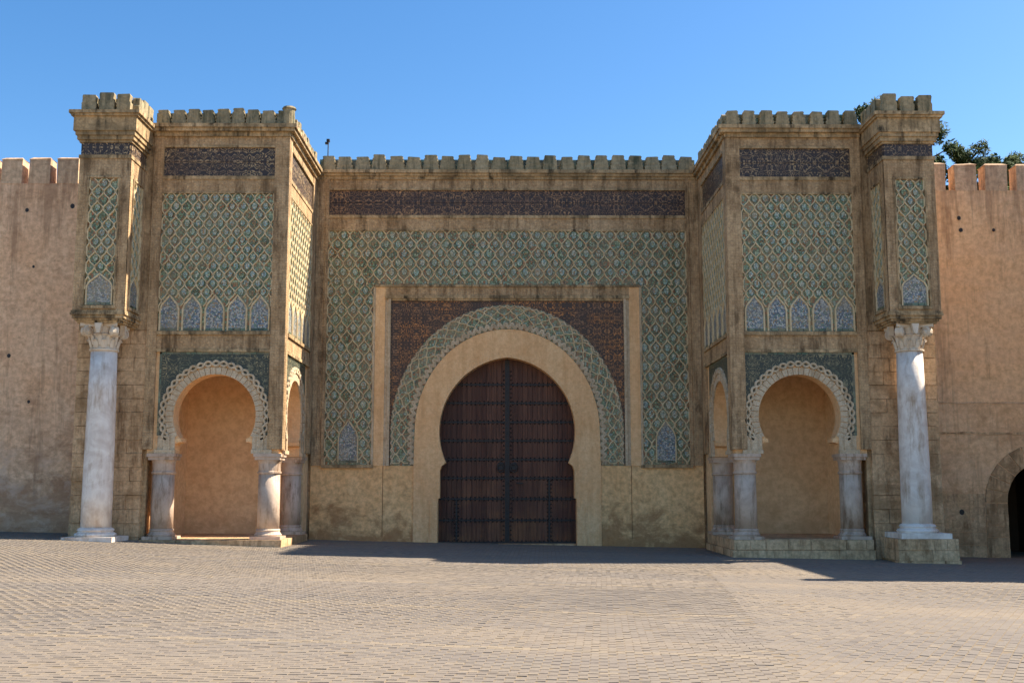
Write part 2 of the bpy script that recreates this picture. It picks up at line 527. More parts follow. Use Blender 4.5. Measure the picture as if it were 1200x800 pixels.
HL, HW = PL / 2 - 0.005, PW / 2 - 0.005
def paver_field(idx):
    q = P[idx]; n = len(q)
    c, s = np.cos(q[:, 2]), np.sin(q[:, 2])
    zc = gz(q[:, 0], q[:, 1]) + rng.normal(0, 0.002, n)
    tx, ty = rng.normal(0, 0.007, n), rng.normal(0, 0.008, n)
    V = np.zeros((n, 8, 3))
    for i, (a, b, low) in enumerate([(-1, -1, 1), (1, -1, 1), (1, 1, 1), (-1, 1, 1), (-1, -1, 0), (1, -1, 0), (1, 1, 0), (-1, 1, 0)]):
        sh = 0.0 if low else 0.003
        lu, lv = a * (HL - sh), b * (HW - sh)
        V[:, i, 0] = q[:, 0] + lu * c - lv * s
        V[:, i, 1] = q[:, 1] + lu * s + lv * c
        V[:, i, 2] = zc + (lu * tx + lv * ty) - (0.04 if low else 0.0)
    base = (np.arange(n) * 8)[:, None, None]
    F = (np.array([[4, 5, 6, 7], [0, 1, 5, 4], [1, 2, 6, 5], [2, 3, 7, 6], [3, 0, 4, 7]])[None] + base).reshape(-1, 4)
    me = bpy.data.meshes.new('paver_field')
    me.vertices.add(n * 8); me.vertices.foreach_set('co', V.ravel())
    me.loops.add(F.size); me.loops.foreach_set('vertex_index', F.ravel())
    me.polygons.add(len(F)); me.polygons.foreach_set('loop_start', np.arange(len(F)) * 4)
    me.update(calc_edges=True)
    at = me.attributes.new('tint', 'FLOAT', 'POINT')
    at.data.foreach_set('value', np.repeat(q[:, 3], 8).astype(np.float32))
    me.materials.append(M['paver'])
    me.shade_flat()
    o = bpy.data.objects.new('paver_field', me)
    COL.objects.link(o); o.parent = plaza
    o['kind'] = 'stuff'
paver_field(rest)
PAVER_ME = []
for i in range(8):
    mb = MB()
    mb.add([(-HL, -HW, -.04), (HL, -HW, -.04), (HL, HW, -.04), (-HL, HW, -.04), (-HL + .003, -HW + .003, 0), (HL - .003, -HW + .003, 0), (HL - .003, HW - .003, 0), (-HL + .003, HW - .003, 0)],
           [(4, 5, 6, 7), (0, 1, 5, 4), (1, 2, 6, 5), (2, 3, 7, 6), (3, 0, 4, 7)])
    me = mb.mesh('paver', M['paver'], recalc=False)
    at = me.attributes.new('tint', 'FLOAT', 'POINT')
    at.data.foreach_set('value', [0.1 + i * 0.115] * 8)
    PAVER_ME.append(me)
for j in near:
    x, y, a, t = P[j]
    o = piece('paver', PAVER_ME[min(7, max(0, int((t - 0.1) / 0.115 + 0.5)))], None, (x, y, float(gz(x, y))), (random.gauss(0, .012), random.gauss(0, .01), a))
    o.parent = plaza

# ------------------------------------------------------------------ ornament builders
def arc_pts(cx, cz, a, b, t0, t1, n):
    return [(cx + a * math.cos(t0 + (t1 - t0) * i / n), cz + b * math.sin(t0 + (t1 - t0) * i / n)) for i in range(n + 1)]

def pointed(cx, cz, half, e, zmin, n=24):
    """intrados of a slightly pointed horseshoe, from right foot over the apex to left foot"""
    r = half + e
    t_bot = math.asin(max(-1, (zmin - cz) / r))
    t_top = math.acos(e / r)
    R = [(cx - e + r * math.cos(t_bot + (t_top - t_bot) * i / n), cz + r * math.sin(t_bot + (t_top - t_bot) * i / n)) for i in range(n + 1)]
    L = [(2 * cx - u, v) for u, v in reversed(R[:-1])]
    return R + L

def wave(ph, p=0.74):
    # ogee strand: leaves one side quickly, settles slowly on the other
    h = (ph / PI + 0.5) % 2.0
    sg, t = (-1, h) if h < 1 else (1, h - 1)
    t = t ** p
    t = 0.55 * t + 0.45 * t * t * (3 - 2 * t)
    return sg * math.cos(PI * t)

def drop_mesh(name, w, h, m_in):
    """raised medallion: dark rim and coloured heart, bulb shaped"""
    mb = MB()
    def outline(s):
        pts = []
        for i in range(14):
            a = 2 * PI * i / 14
            r = 1.0
            u = w * s * math.sin(a) * (1.0 - 0.22 * math.cos(a))
            v = -h * s * math.cos(a) * (1.0 if math.cos(a) > 0 else 1.12)
            pts.append((u, v))
        return pts
    F = Frame((0, 0, 0), (1, 0, 0), (0, -1, 0))
    n = 14
    def ring(s0, w0, s1, w1, mi):
        vs = [F.p(u, v, w0) for u, v in outline(s0)] + [F.p(u, v, w1) for u, v in outline(s1)]
        mb.add(vs, [(i, (i + 1) % n, n + (i + 1) % n, n + i) for i in range(n)], mi)
    ring(1.0, -0.01, 0.9, 0.028, 0)
    ring(0.9, 0.028, 0.80, 0.028, 0)
    ring(0.80, 0.028, 0.74, 0.016, 0)
    mb.add([F.p(u, v, 0.016) for u, v in outline(0.74)], [tuple(range(n))], 1)
    F2 = F
    # small boss in the middle
    bs = [F2.p(u * .26, v * .30, 0.016) for u, v in outline(1.0)] + [F2.p(0, 0, 0.036)]
    mb.add(bs, [(i, (i + 1) % n, n) for i in range(n)], 1)
    return mb.mesh(name, [M['med_rim'], m_in])

MED = {}
for key, (w, h) in {'c': (0.135, 0.185), 't': (0.112, 0.15)}.items():
    MED[key] = [drop_mesh('medallion', w, h, M['med_a']), drop_mesh('medallion', w, h, M['med_b']), drop_mesh('medallion', w * .95, h * .95, M['med_a']), drop_mesh('medallion', w, h, M['med_b']), drop_mesh('medallion', w * .97, h, M['tile_ground'])]

def sebka(fr, parent, u0, u1, v0, v1, Pp, T, mat_rib, inside, medkey, single=True, w_rib=0.05, phase=0.0, name='tile_panel', face_rot=0.0):
    """net of ogee ribs over glazed tile; inside(u,v) says where the net runs. Returns the panel part."""
    mb = MB()
    fr.box(mb, u0, u1, v0, v1, -0.03, 0.0)
    panel = mb.build(name, M['tile_ground'], parent)
    net = MB()
    n_str = int(round((u1 - u0) / (Pp / 2)))
    pitch = (u1 - u0) / n_str
    amp = pitch * 0.47
    dv = T / 16
    nv = int((v1 - v0) / dv)
    for i in range(n_str + 1):
        sg = 1 if i % 2 == 0 else -1
        run = []
        for j in range(nv + 1):
            v = v0 + (v1 - v0) * j / nv
            u = u0 + i * pitch + sg * amp * wave(2 * PI * (v - v1) / T + phase)
            u = min(max(u, u0 + 0.015), u1 - 0.015)
            if inside(u, v):
                run.append((u, v))
            else:
                fr.sweep(net, run, w_rib, 0.0, 0.055); run = []
        fr.sweep(net, run, w_rib, 0.0, 0.055)
    net.build('lattice', mat_rib, panel)
    # medallions in the widest part of every cell
    spots = []
    for i in range(n_str):
        k = 0
        while True:
            # widest where wave = -sg (left strand goes left, right strand goes right)
            sg = 1 if i % 2 == 0 else -1
            ph = -PI / 2 if sg > 0 else PI / 2
            v = v1 + (ph - phase) / (2 * PI) * T - k * T
            k += 1
            if v > v1 - 0.1:
                continue
            if v < v0 + 0.12:
                break
            u = u0 + (i + 0.5) * pitch
            if inside(u, v - 0.15) and inside(u, v + 0.1) and u - u0 > 0.11 and u1 - u > 0.11:
                spots.append((u, v))
    if single:
        for (u, v) in spots:
            if random.random() < 0.025:
                continue                       # lost tile
            q = fr.p(u + random.uniform(-.008, .008), v + random.uniform(-.01, .01), 0.002)
            piece('medallion', random.choice(MED[medkey]), panel, q, (0, random.uniform(-.05, .05), face_rot), (random.uniform(.93, 1.06),) * 3)
    else:
        jm = MB()
        src = MED[medkey][0]
        vs0 = [Vector(v.co) for v in src.vertices]
        fs0 = [tuple(p.vertices) for p in src.polygons]; mi0 = [p.material_index for p in src.polygons]
        for (u, v) in spots:
            n = len(jm.v)
            jm.v += [tuple(fr.p(u + c.x, v + c.z, 0.002 - c.y)) for c in vs0]
            jm.f += [tuple(a + n for a in f) for f in fs0]; jm.mi += mi0
        jm.build('medallion', [M['med_rim'], M['med_a']], panel, stuff=True)
    return panel

def mosaic_arch(fr, panel, uc, v0, half, top, rib=0.06):
    """pointed mosaic field with a stone border"""
    sh = v0 + (top - v0) * 0.60
    pts = [(uc - half, v0), (uc - half, sh), (uc - half * 0.82, sh + (top - sh) * 0.34), (uc - half * 0.45, sh + (top - sh) * 0.62), (uc - half * .2, sh + (top - sh) * .82), (uc, top)]
    full = pts + [(2 * uc - u, v) for u, v in reversed(pts[:-1])]
    mb = MB(); fr.prism(mb, full, -0.005, 0.022)
    o = mb.build('mosaic_panel', M['mosaic'], panel)
    mb = MB(); fr.sweep(mb, full, rib, 0.0, 0.06)
    mb.build('mosaic_border', M['rib'], panel)
    mb = MB(); fr.box(mb, uc - half + .03, uc + half - .03, v0 + .01, v0 + .09, 0.0, 0.032)
    mb.build('green_strip', M['green_tile'], panel)
    return full

def in_mosaic(u, v, uc, v0, half, top):
    sh = v0 + (top - v0) * 0.60
    if abs(u - uc) > half or v > top:
        return False
    if v < sh:
        return True
    k = (v - sh) / (top - sh)
    return abs(u - uc) < half * (1 - k) ** 0.8

# stepped merlon, unit mesh: width w, height h, thickness d, standing at origin, front towards -Y
def merlon_mesh(w, h, d, steps=4, top=0.55):
    L = [(-w / 2, 0), (-w / 2, h * 0.18)]
    for i in range(steps):
        x = w / 2 - (w / 2 - w * top / 2) * (i + 1) / steps
        z0 = h * (0.18 + 0.82 * i / steps); z1 = h * (0.18 + 0.82 * (i + 1) / steps)
        L += [(-x - 0.004, z0 + 0.004), (-x - 0.03, z1 - 0.05), (-x + 0.004, z1)]
    pts = L + [(-u, v) for u, v in reversed(L)]
    mb = MB()
    Frame((0, 0, 0), (1, 0, 0), (0, -1, 0)).prism(mb, pts, -d / 2, d / 2)
    return mb.mesh('merlon', M['merlon'], jitter=0.009)
MER_C = [merlon_mesh(0.61, 0.60, 0.24, 4, 0.70) for _ in range(4)]
MER_T = [merlon_mesh(0.50, 0.60, 0.22, 4, 0.70) for _ in range(4)]
MER_U = [merlon_mesh(0.50, 0.66, 0.22, 2, 0.86) for _ in range(4)]

def merlon_row(fr, parent, u0, u1, n, meshes, z, w, rot, skip=()):
    for i in range(n):
        if i in skip:
            continue
        u = u0 + (u1 - u0) * (i + 0.5) / n
        piece('merlon', random.choice(meshes), parent, fr.p(u + random.uniform(-.02, .02), z, w), (random.uniform(-.03, .03), random.uniform(-.03, .03), rot), (random.uniform(.9, 1.05), 1, random.uniform(.86, 1.07)))

def blocks(fr, parent, u0, u1, v0, v1, bw, bh, w0, w1, mat, jit=0.012, name='stone_block', gap=0.012):
    """individual ashlar blocks in courses"""
    nr = max(1, int(round((v1 - v0) / bh)))
    h = (v1 - v0) / nr
    for r in range(nr):
        u = u0
        first = True
        while u < u1 - 0.05:
            L = bw * random.uniform(0.75, 1.3)
            if first and r % 2:
                L *= 0.55
            first = False
            if u1 - (u + L) < bw * 0.4:
                L = u1 - u
            mb = MB()
            d = random.uniform(-jit, jit)
            fr.box(mb, u + gap / 2, u + L - gap / 2, v0 + r * h + gap / 2, v0 + (r + 1) * h - gap / 2, w0, w1 + d)
            mb.build(name, mat, parent, jitter=0.006)
            u += L

# ------------------------------------------------------------------ central gateway
gate = thing('gateway', 'tall tiled central gateway wall with huge pointed horseshoe arch and closed wooden doors', 'gate', (0, 0, 0))
F0 = Frame((0, 0, 0), (1, 0, 0), (0, -1, 0))
ZC = 4.3
INTR = pointed(0, ZC, 2.61, 0.25, 3.10)
foot_r = [(2.64, -1.0), (2.64, 1.74), (2.57, 1.76), (2.57, 2.80), (2.50, 2.98)]
foot_l = [(-u, v) for u, v in reversed(foot_r)]
opening = foot_r + INTR + foot_l
# core of the wall (behind the ornament)
mb = MB()
F0.prism(mb, [(7.85, -1.0), (7.85, 14.41), (-7.85, 14.41), (-7.85, -1.0)] + [(u * 1.002, v) for u, v in reversed(opening)], -2.6, -0.10)
mb.build('wall', M['stone_plain'], gate)
# arch ring of plain stone
ro = [(3.58, -1.0), (3.58, 3.0)] + arc_pts(0, ZC, 3.55, 3.94, 0, PI, 56) + [(-3.58, 3.0), (-3.58, -1.0)]
mb = MB(); F0.prism(mb, ro + [(u, v) for u, v in reversed(opening)], -0.85, 0.04)
mb.build('arch_ring', M['ring'], gate)
# jamb colonnettes at the foot
for s in (-1, 1):
    mb = MB()
    F0.prism(mb, [(s * 2.66, -1), (s * 2.66, 1.55), (s * 2.72, 1.66), (s * 2.80, 1.70), (s * 2.88, 1.66), (s * 2.94, 1.55), (s * 2.94, -1)], 0.0, 0.075)
    F0.box(mb, s * 2.645 if s > 0 else -2.99, 2.99 if s > 0 else s * 2.645, -1, 0.24, 0, 0.10)
    mb.build('jamb_pilaster', M['ring'], gate)
# lower plaster wall, with a joint line
for s in (-1, 1):
    for a, b, t in ((3.585, 4.735, 0.0), (4.755, 7.5, 0.015)):
        mb = MB(); F0.box(mb, min(s * a, s * b), max(s * a, s * b), -1.0, 2.985, -0.1, t)
        mb.build('plaster_wall', M['plaster'], gate)
    mb = MB(); F0.box(mb, min(s * 3.6, s * 7.5), max(s * 3.6, s * 7.5), -1.0, 0.24 if s > 0 else 0.3, 0.0, 0.035)
    mb.build('base_course', M['plaster'], gate, jitter=0.01)
    # pilaster strips beside the bastions
    mb = MB(); F0.box(mb, min(s * 7.02, s * 7.5), max(s * 7.02, s * 7.5), 2.985, 14.2, -0.1, 0.06)
    F0.box(mb, min(s * 7.0, s * 7.12), max(s * 7.0, s * 7.12), 2.985, 14.2, -0.1, 0.09)
    mb.build('pilaster', M['stone'], gate)
    mb = MB(); F0.box(mb, min(s * 5.12, s * 7.1), max(s * 5.12, s * 7.1), 2.9, 3.02, -0.1, 0.12)
    mb.build('sill', M['cornice'], gate)
    # carved upright of the rectangular frame
    mb = MB()
    F0.box(mb, min(s * 4.74, s * 5.19), max(s * 4.74, s * 5.19), 2.985, 9.96, -0.1, 0.05)
    mb.build('frame_upright', M['ring'], gate)
    mb = MB()
    F0.box(mb, min(s * 5.13, s * 5.2), max(s * 5.13, s * 5.2), 3.0, 9.9, 0.0, 0.085)
    F0.box(mb, min(s * 4.62, s * 4.74), max(s * 4.62, s * 4.74), 2.985, 9.52, -0.1, 0.02)
    F0.box(mb, min(s * 4.52, s * 4.62), max(s * 4.52, s * 4.62), 2.985, 9.44, -0.1, 0.075)
    mb.build('frame_moulding', M['stone_light'], gate)
mb = MB()
F0.box(mb, -4.74, 4.74, 9.56, 9.96, -0.1, 0.05)
mb.build('frame_lintel', M['stone'], gate)
mb = MB()
F0.box(mb, -5.2, 5.2, 9.9, 9.985, -0.1, 0.10)
F0.box(mb, -4.74, 4.74, 9.44, 9.56, -0.1, 0.10)
F0.box(mb, -4.52, 4.52, 9.36, 9.44, -0.1, 0.06)
mb.build('lintel_moulding', M['cornice'], gate)
# brown tiled spandrel
BO = arc_pts(0, ZC, 4.48, 4.90, 0, PI, 64)
mb = MB()
F0.prism(mb, [(4.52, 3.07), (4.52, 9.38), (-4.52, 9.38), (-4.52, 3.07), (-4.485, 3.07)] + [(u * 1.001, v) for u, v in reversed(BO)] + [(4.485, 3.07)], -0.1, -0.02)
mb.build('spandrel', M['spandrel'], gate)
# tiled band round the arch
bi = [(3.56, 3.0)] + arc_pts(0, ZC, 3.56, 3.95, 0, PI, 64) + [(-3.56, 3.0)]
mb = MB()
F0.prism(mb, [(4.48, 3.0)] + BO + [(-4.48, 3.0)] + list(reversed(bi)), -0.1, 0.0)
band = mb.build('arch_tile_band', M['tile_ground'], gate)
# parametrise the band: s along the arch, q 0..1 across it
path_t = [(-1.3 + 1.3 * i / 20) for i in range(20)]
def band_pt(s, q):
    """s in [0,1] from right foot to left foot"""
    leg, arc = 1.25, PI * 4.15
    tot = 2 * leg + arc
    d = s * tot
    a, b = 3.56 + q * (4.48 - 3.56), 3.95 + q * (4.90 - 3.95)
    if d < leg:
        return (a, ZC - leg + d)
    if d > leg + arc:
        return (-a, ZC - (d - leg - arc))
    t = (d - leg) / arc * PI
    return (a * math.cos(t), ZC + b * math.sin(t))
NB = 62
net = MB()
for i in range(NB + 1):
    sg = 1 if i % 2 == 0 else -1
    pts = []
    for j in range(19):
        q = 0.24 + 0.70 * j / 18
        sh = sg * 0.47 / NB * wave(2 * PI * j / 18 * 1.5 + 0.5)
        pts.append(band_pt(min(max((i / NB) + sh, 0.002), 0.998), q))
    F0.sweep(net, pts, 0.045, 0.0, 0.045)
net.build('lattice', M['rib'], band)
for nm, off, amp, n, wd in (('wavy_ribbon', 0.17, 0.075, 58, 0.105), ('wavy_ribbon', 0.08, 0.06, 58, 0.07), ('scalloped_edge', 0.985, 0.085, 58, 0.06)):
    mb = MB()
    K = n * 9
    F0.sweep(mb, [band_pt(i / K, off + amp * (math.sin(2 * PI * n * i / K) if nm == 'wavy_ribbon' else -abs(math.sin(PI * n * i / K)))) for i in range(K + 1)], wd, 0.0, 0.06)
    mb.build(nm, M['stone_light'], band)
src = [drop_mesh('medallion', 0.062, 0.085, M['med_a']), drop_mesh('medallion', 0.062, 0.085, M['med_b'])]
for i in range(NB):
    for q in ((0.42, 0.86) if i % 2 == 0 else (0.64,)):
        u, v = band_pt((i + 0.5) / NB, q)
        u2, v2 = band_pt((i + 0.5) / NB, q + 0.05)
        piece('medallion', random.choice(src), band, F0.p(u, v, 0.004), (0, math.atan2(u2 - u, v2 - v), 0))

# net of ogee ribs over the arch frame and down both sides
mosaics = [(s * 6.09, 3.10, 0.37, 4.72) for s in (-1, 1)]
def in_U(u, v):
    if v < 9.99 and abs(u) < 5.2:
        return False
    for uc, v0, hf, tp in mosaics:
        if in_mosaic(u, v, uc, v0, hf + 0.03, tp + 0.03):
            return False
    return True
top_panel = sebka(F0, gate, -7.0, 7.0, 9.985, 12.16, 0.4746, 0.74, M['rib'], in_U, 'c', name='tile_panel')
for s in (-1, 1):
    a, b = (5.2, 7.0) if s > 0 else (-7.0, -5.2)
    pn = sebka(F0, gate, a, b, 3.03, 9.985, 0.4746, 0.74, M['rib'], in_U, 'c', phase=2 * PI * ((9.985 - 12.16) / 0.74 % 1.0), name='tile_panel')
    for m in mosaics:
        if m[0] * s > 0:
            mosaic_arch(F0, pn, *m)
# frieze and bands
for z0, z1, w, nm, mt in ((12.16, 12.74, 0.04, 'stone_band', 'stone'), (13.79, 14.22, 0.04, 'stone_band', 'stone'), (12.64, 12.76, 0.075, 'moulding', 'cornice'), (12.12, 12.19, 0.075, 'moulding', 'cornice'), (13.77, 13.83, 0.07, 'moulding', 'cornice')):
    mb = MB(); F0.box(mb, -7.0, 7.0, z0, z1, -0.1, w); mb.build(nm, M[mt], gate)
for k, (z0, z1) in enumerate(((12.76, 13.255), (13.27, 13.77))):
    n = 12
    for i in range(n):
        mb = MB(); F0.box(mb, -7.0 + 14.0 * i / n + .004, -7.0 + 14.0 * (i + 1) / n - .004, z0, z1, -0.1, 0.0 + random.uniform(-.004, .004))
        mb.build('frieze_tile', M['frieze_c'], gate)
mb = MB()
F0.box(mb, -7.6, 7.6, 14.2, 14.32, -0.1, 0.10)
F0.box(mb, -7.6, 7.6, 14.32, 14.42, -0.1, 0.17)
F0.box(mb, -7.6, 7.6, 14.42, 14.56, -0.6, 0.24)
mb.build('cornice', M['cornice'], gate, jitter=0.006)
mb = MB(); F0.box(mb, -7.45, 7.45, 14.5, 15.08, -0.42, -0.2)
mb.build('green_parapet', M['green_tile'], gate)
merlon_row(F0, gate, -7.4, 7.4, 22, MER_C, 14.55, 0.06, 0.0)

# ---- doors
DY = 0.55
ROWZ = [0.08, 0.92, 1.73, 2.52, 3.24, 3.96, 4.68, 5.42, 6.14]
def half_at(z):
    if z < 2.9:
        return 2.72
    r = 2.61 + 0.25
    d = r * r - (z - ZC) ** 2
    return (math.sqrt(d) - 0.25 + 0.1) if d > 0 else 0.0
for s in (-1, 1):
    bk = MB()
    prof = [(0.012 * s, 0.05)] + [(s * 2.72, 0.05), (s * 2.72, 2.7)]
    zz = np.linspace(2.72, 7.2, 30)
    outl = [(s * 0.012, 0.05), (s * 2.72, 0.05), (s * 2.72, 2.9)] + [(s * max(0.02, half_at(z)), z) for z in zz if half_at(z) > 0.02 and z > 3.0] + [(s * 0.012, 7.22)]
    F0.prism(bk, outl, -DY - 0.14, -DY - 0.04)
    leaf = bk.build('door_leaf', M['wood'], gate)
    n = 14
    for i in range(n):
        a, b = 0.03 + 2.69 * i / n, 0.03 + 2.69 * (i + 1) / n
        zt = 7.2
        while zt > 2 and half_at(zt) < b:
            zt -= 0.02
        zt2 = 7.2
        while zt2 > 2 and half_at(zt2) < a:
            zt2 -= 0.02
        zt = min(zt, 7.18) if b < 2.6 else max(zt, 4.9)
        mb = MB()
        F0.prism(mb, [(s * (a + .006), 0.06), (s * (b - .006), 0.06), (s * (b - .006), zt), (s * (a + .006), min(zt2, zt + 0.6, 7.18))], -DY - 0.04, -DY + random.uniform(-.006, .006))
        mb.build('plank', M['wood'], leaf)
    st = MB(); sd = MB()
    def stud(u, v, r=0.032):
        k = 6
        vs = [F0.p(u + r * math.cos(2 * PI * i / k), v + r * math.sin(2 * PI * i / k), -DY + 0.018) for i in range(k)] + [F0.p(u, v, -DY + 0.05)]
        sd.add(vs, [(i, (i + 1) % k, k) for i in range(k)])
    for z in ROWZ:
        hw = min(half_at(z), 2.66)
        mb = MB()
        F0.box(mb, min(0.09 * s, hw * s), max(0.09 * s, hw * s), z - 0.035, z + 0.035, -DY - 0.01, -DY + 0.018)
        mb.build('iron_strap', M['iron'], leaf)
        for k in range(int((hw - 0.2) / 0.17)):
            stud(s * (0.22 + 0.17 * k), z + 0.055); stud(s * (0.22 + 0.17 * k), z - 0.055)
    mb = MB()
    F0.box(mb, min(s * .015, s * .085), max(s * .015, s * .085), 0.06, 7.1, -DY - 0.02, -DY + 0.022)
    mb.build('iron_edge_strip', M['iron'], leaf)
    for k in range(int(6.8 / 0.17)):
        stud(s * 0.14, 0.2 + 0.17 * k)
    wx = 1.62 if s > 0 else 1.95
    top = 2.52 if s > 0 else 1.73
    mb = MB(); F0.box(mb, s * wx - 0.035, s * wx + 0.035, 0.1, top, -DY - 0.015, -DY + 0.015)
    mb.build('iron_strap', M['iron'], leaf)
    for k in range(int(top / 0.15)):
        stud(s * wx - 0.07, 0.18 + 0.15 * k); stud(s * wx + 0.07, 0.18 + 0.15 * k)
    sd.build('stud', M['iron'], leaf, stuff=True)
    # round knocker
    mb = MB()
    cx_, cz_ = s * 0.25, 2.95
    F0.prism(mb, [(cx_ + .15 * math.cos(2 * PI * i / 16), cz_ + .04 + .15 * math.sin(2 * PI * i / 16)) for i in range(16)], -DY, -DY + 0.025)
    F0.sweep(mb, [(cx_ + .13 * math.cos(2 * PI * i / 18), cz_ - .04 + .15 * math.sin(2 * PI * i / 18)) for i in range(18)], 0.05, -DY + 0.025, -DY + 0.075, closed=True)
    mb.build('knocker', M['iron'], leaf)
mb = MB(); F0.box(mb, -2.9, 2.9, -0.5, 7.4, -1.1, -0.86)
mb.build('seam_light_block', M['wood'], gate)  # unseen board added to stop light coming through the door seam
mb = MB(); F0.box(mb, -0.022, 0.022, 0.06, 7.15, -DY - 0.1, -DY + 0.03)
mb.build('meeting_strip', M['iron'], gate)
mb = MB(); F0.box(mb, 0.35, 0.62, 2.30, 2.36, -DY, -DY + 0.05)
mb.build('door_bolt', M['iron'], leaf)
mb = MB(); F0.box(mb, -2.9, 2.9, -0.3, 0.045, -0.8, 0.02)
mb.build('threshold', M['block'], gate)

# ------------------------------------------------------------------ bastions
def capital(cx, cy, z0, z1, r, parent):
    """bell with leaves, four corner volutes and a hollow-sided abacus"""
    mb = MB()
    H = z1 - z0
    lathe(mb, cx, cy, [(r, z0), (r * 1.12, z0 + .03), (r * 1.12, z0 + .08), (r * .98, z0 + .10), (r * 1.0, z0 + H * .3), (r * 1.06, z0 + H * .55), (r * 1.16, z0 + H * .62), (r * 1.02, z0 + H * .66), (r * 1.12, z0 + H * .86), (r * 1.12, z1 - .1)], 28)
    for ring, (zb, zt, n, out) in enumerate(((z0 + .1, z0 + H * .42, 10, .10), (z0 + H * .22, z0 + H * .6, 10, .12))):
        for k in range(n):
            a = 2 * PI * (k + .5 * ring) / n
            d = Vector((math.cos(a), math.sin(a), 0)); t = Vector((-d.y, d.x, 0))
            c = Vector((cx, cy, 0))
            rows = []
            for q, (hw, o, zz) in enumerate(((.085, .0, 0), (.10, .035, .45), (.085, .06, .8), (.05, out, 1.0), (.03, out + .03, .9))):
                z = zb + (zt - zb) * zz
                rows.append((c + d * (r * .98 + o) - t * hw + Vector((0, 0, z)), c + d * (r * 1.02 + o + .03) + Vector((0, 0, z)), c + d * (r * .98 + o) + t * hw + Vector((0, 0, z))))
            vs = [p for rr in rows for p in rr]
            fs = []
            for i in range(len(rows) - 1):
                fs += [(i * 3, i * 3 + 1, i * 3 + 4, i * 3 + 3), (i * 3 + 1, i * 3 + 2, i * 3 + 5, i * 3 + 4)]
            mb.add(vs, fs)
    # volutes on the diagonals
    for sx in (-1, 1):
        for sy in (-1, 1):
            d = Vector((sx, sy, 0)).normalized(); t = Vector((-d.y, d.x, 0))
            ctr = Vector((cx, cy, z0 + H * .70)) + d * (r * 1.45)
            n = 26
            for side in (-1, 1):
                vs = []
                for i in range(n):
                    a = PI / 2 + i / (n - 1) * 3.6 * PI
                    rad = .20 * (1 - .72 * i / (n - 1))
                    for rr, ww in ((rad, 0.0), (rad, .10), (rad * .72, .13)):
                        vs.append(ctr + d * (-math.cos(a) * rr) + Vector((0, 0, math.sin(a) * rr)) + t * side * ww)
                fs = []
                for i in range(n - 1):
                    for q in range(2):
                        fs.append((i * 3 + q, i * 3 + q + 1, (i + 1) * 3 + q + 1, (i + 1) * 3 + q))
                mb.add(vs, fs)
                k = 12
                disc = [ctr + d * (-math.cos(2 * PI * i / k) * .17) + Vector((0, 0, math.sin(2 * PI * i / k) * .17)) + t * side * .09 for i in range(k)]
                mb.add(disc + [ctr + t * side * .15], [(i, (i + 1) % k, k) for i in range(k)])
            # stalk back to the bell
            p0 = Vector((cx, cy, z0 + H * .60)) + d * (r * 1.0)
            p1 = ctr + Vector((0, 0, .17))
            mb.add([p0 - t * .07, p0 + t * .07, p1 + t * .10, p1 - t * .10, p0 - t * .07 + Vector((0, 0, .12)), p0 + t * .07 + Vector((0, 0, .12)), p1 + t * .1 + Vector((0, 0, .06)), p1 - t * .1 + Vector((0, 0, .06))],
                   [(0, 1, 2, 3), (4, 5, 6, 7), (0, 1, 5, 4), (1, 2, 6, 5), (2, 3, 7, 6), (3, 0, 4, 7)])
    # abacus with hollow sides and a rosette on each
    pts = []
    A = r * 1.62
    for k in range(4):
        a0 = PI / 4 + k * PI / 2
        for j in range(6):
            f = j / 6
            p = Vector((math.cos(a0), math.sin(a0))) * A * 1.25 * (1 - f) + Vector((math.cos(a0 + PI / 2), math.sin(a0 + PI / 2))) * A * 1.25 * f
            dn = Vector((math.cos(a0 + PI / 4), math.sin(a0 + PI / 4)))
            p = p - dn * .16 * math.sin(PI * f)
            pts.append((cx + p.x, cy + p.y))
    n = len(pts)
    mb.add([(x, y, z1 - .11) for x, y in pts] + [(x, y, z1) for x, y in pts], [tuple(range(n)), tuple(range(2 * n - 1, n - 1, -1))] + [(i, (i + 1) % n, n + (i + 1) % n, n + i) for i in range(n)])
    for k in range(4):
        d = Vector((math.cos(k * PI / 2), math.sin(k * PI / 2), 0)); t = Vector((-d.y, d.x, 0))
        c = Vector((cx, cy, 0)) + d * (r * 1.22)
        vs = [c - t * .05 + Vector((0, 0, z1 - .34)), c + t * .05 + Vector((0, 0, z1 - .34)), c + t * .12 + Vector((0, 0, z1 - .02)), c - t * .12 + Vector((0, 0, z1 - .02))]
        vs += [v + d * .16 for v in vs]
        mb.add(vs, [(0, 1, 2, 3), (4, 5, 6, 7), (0, 1, 5, 4), (1, 2, 6, 5), (2, 3, 7, 6), (3, 0, 4, 7)])
    return mb.build('capital', M['capital'], parent)

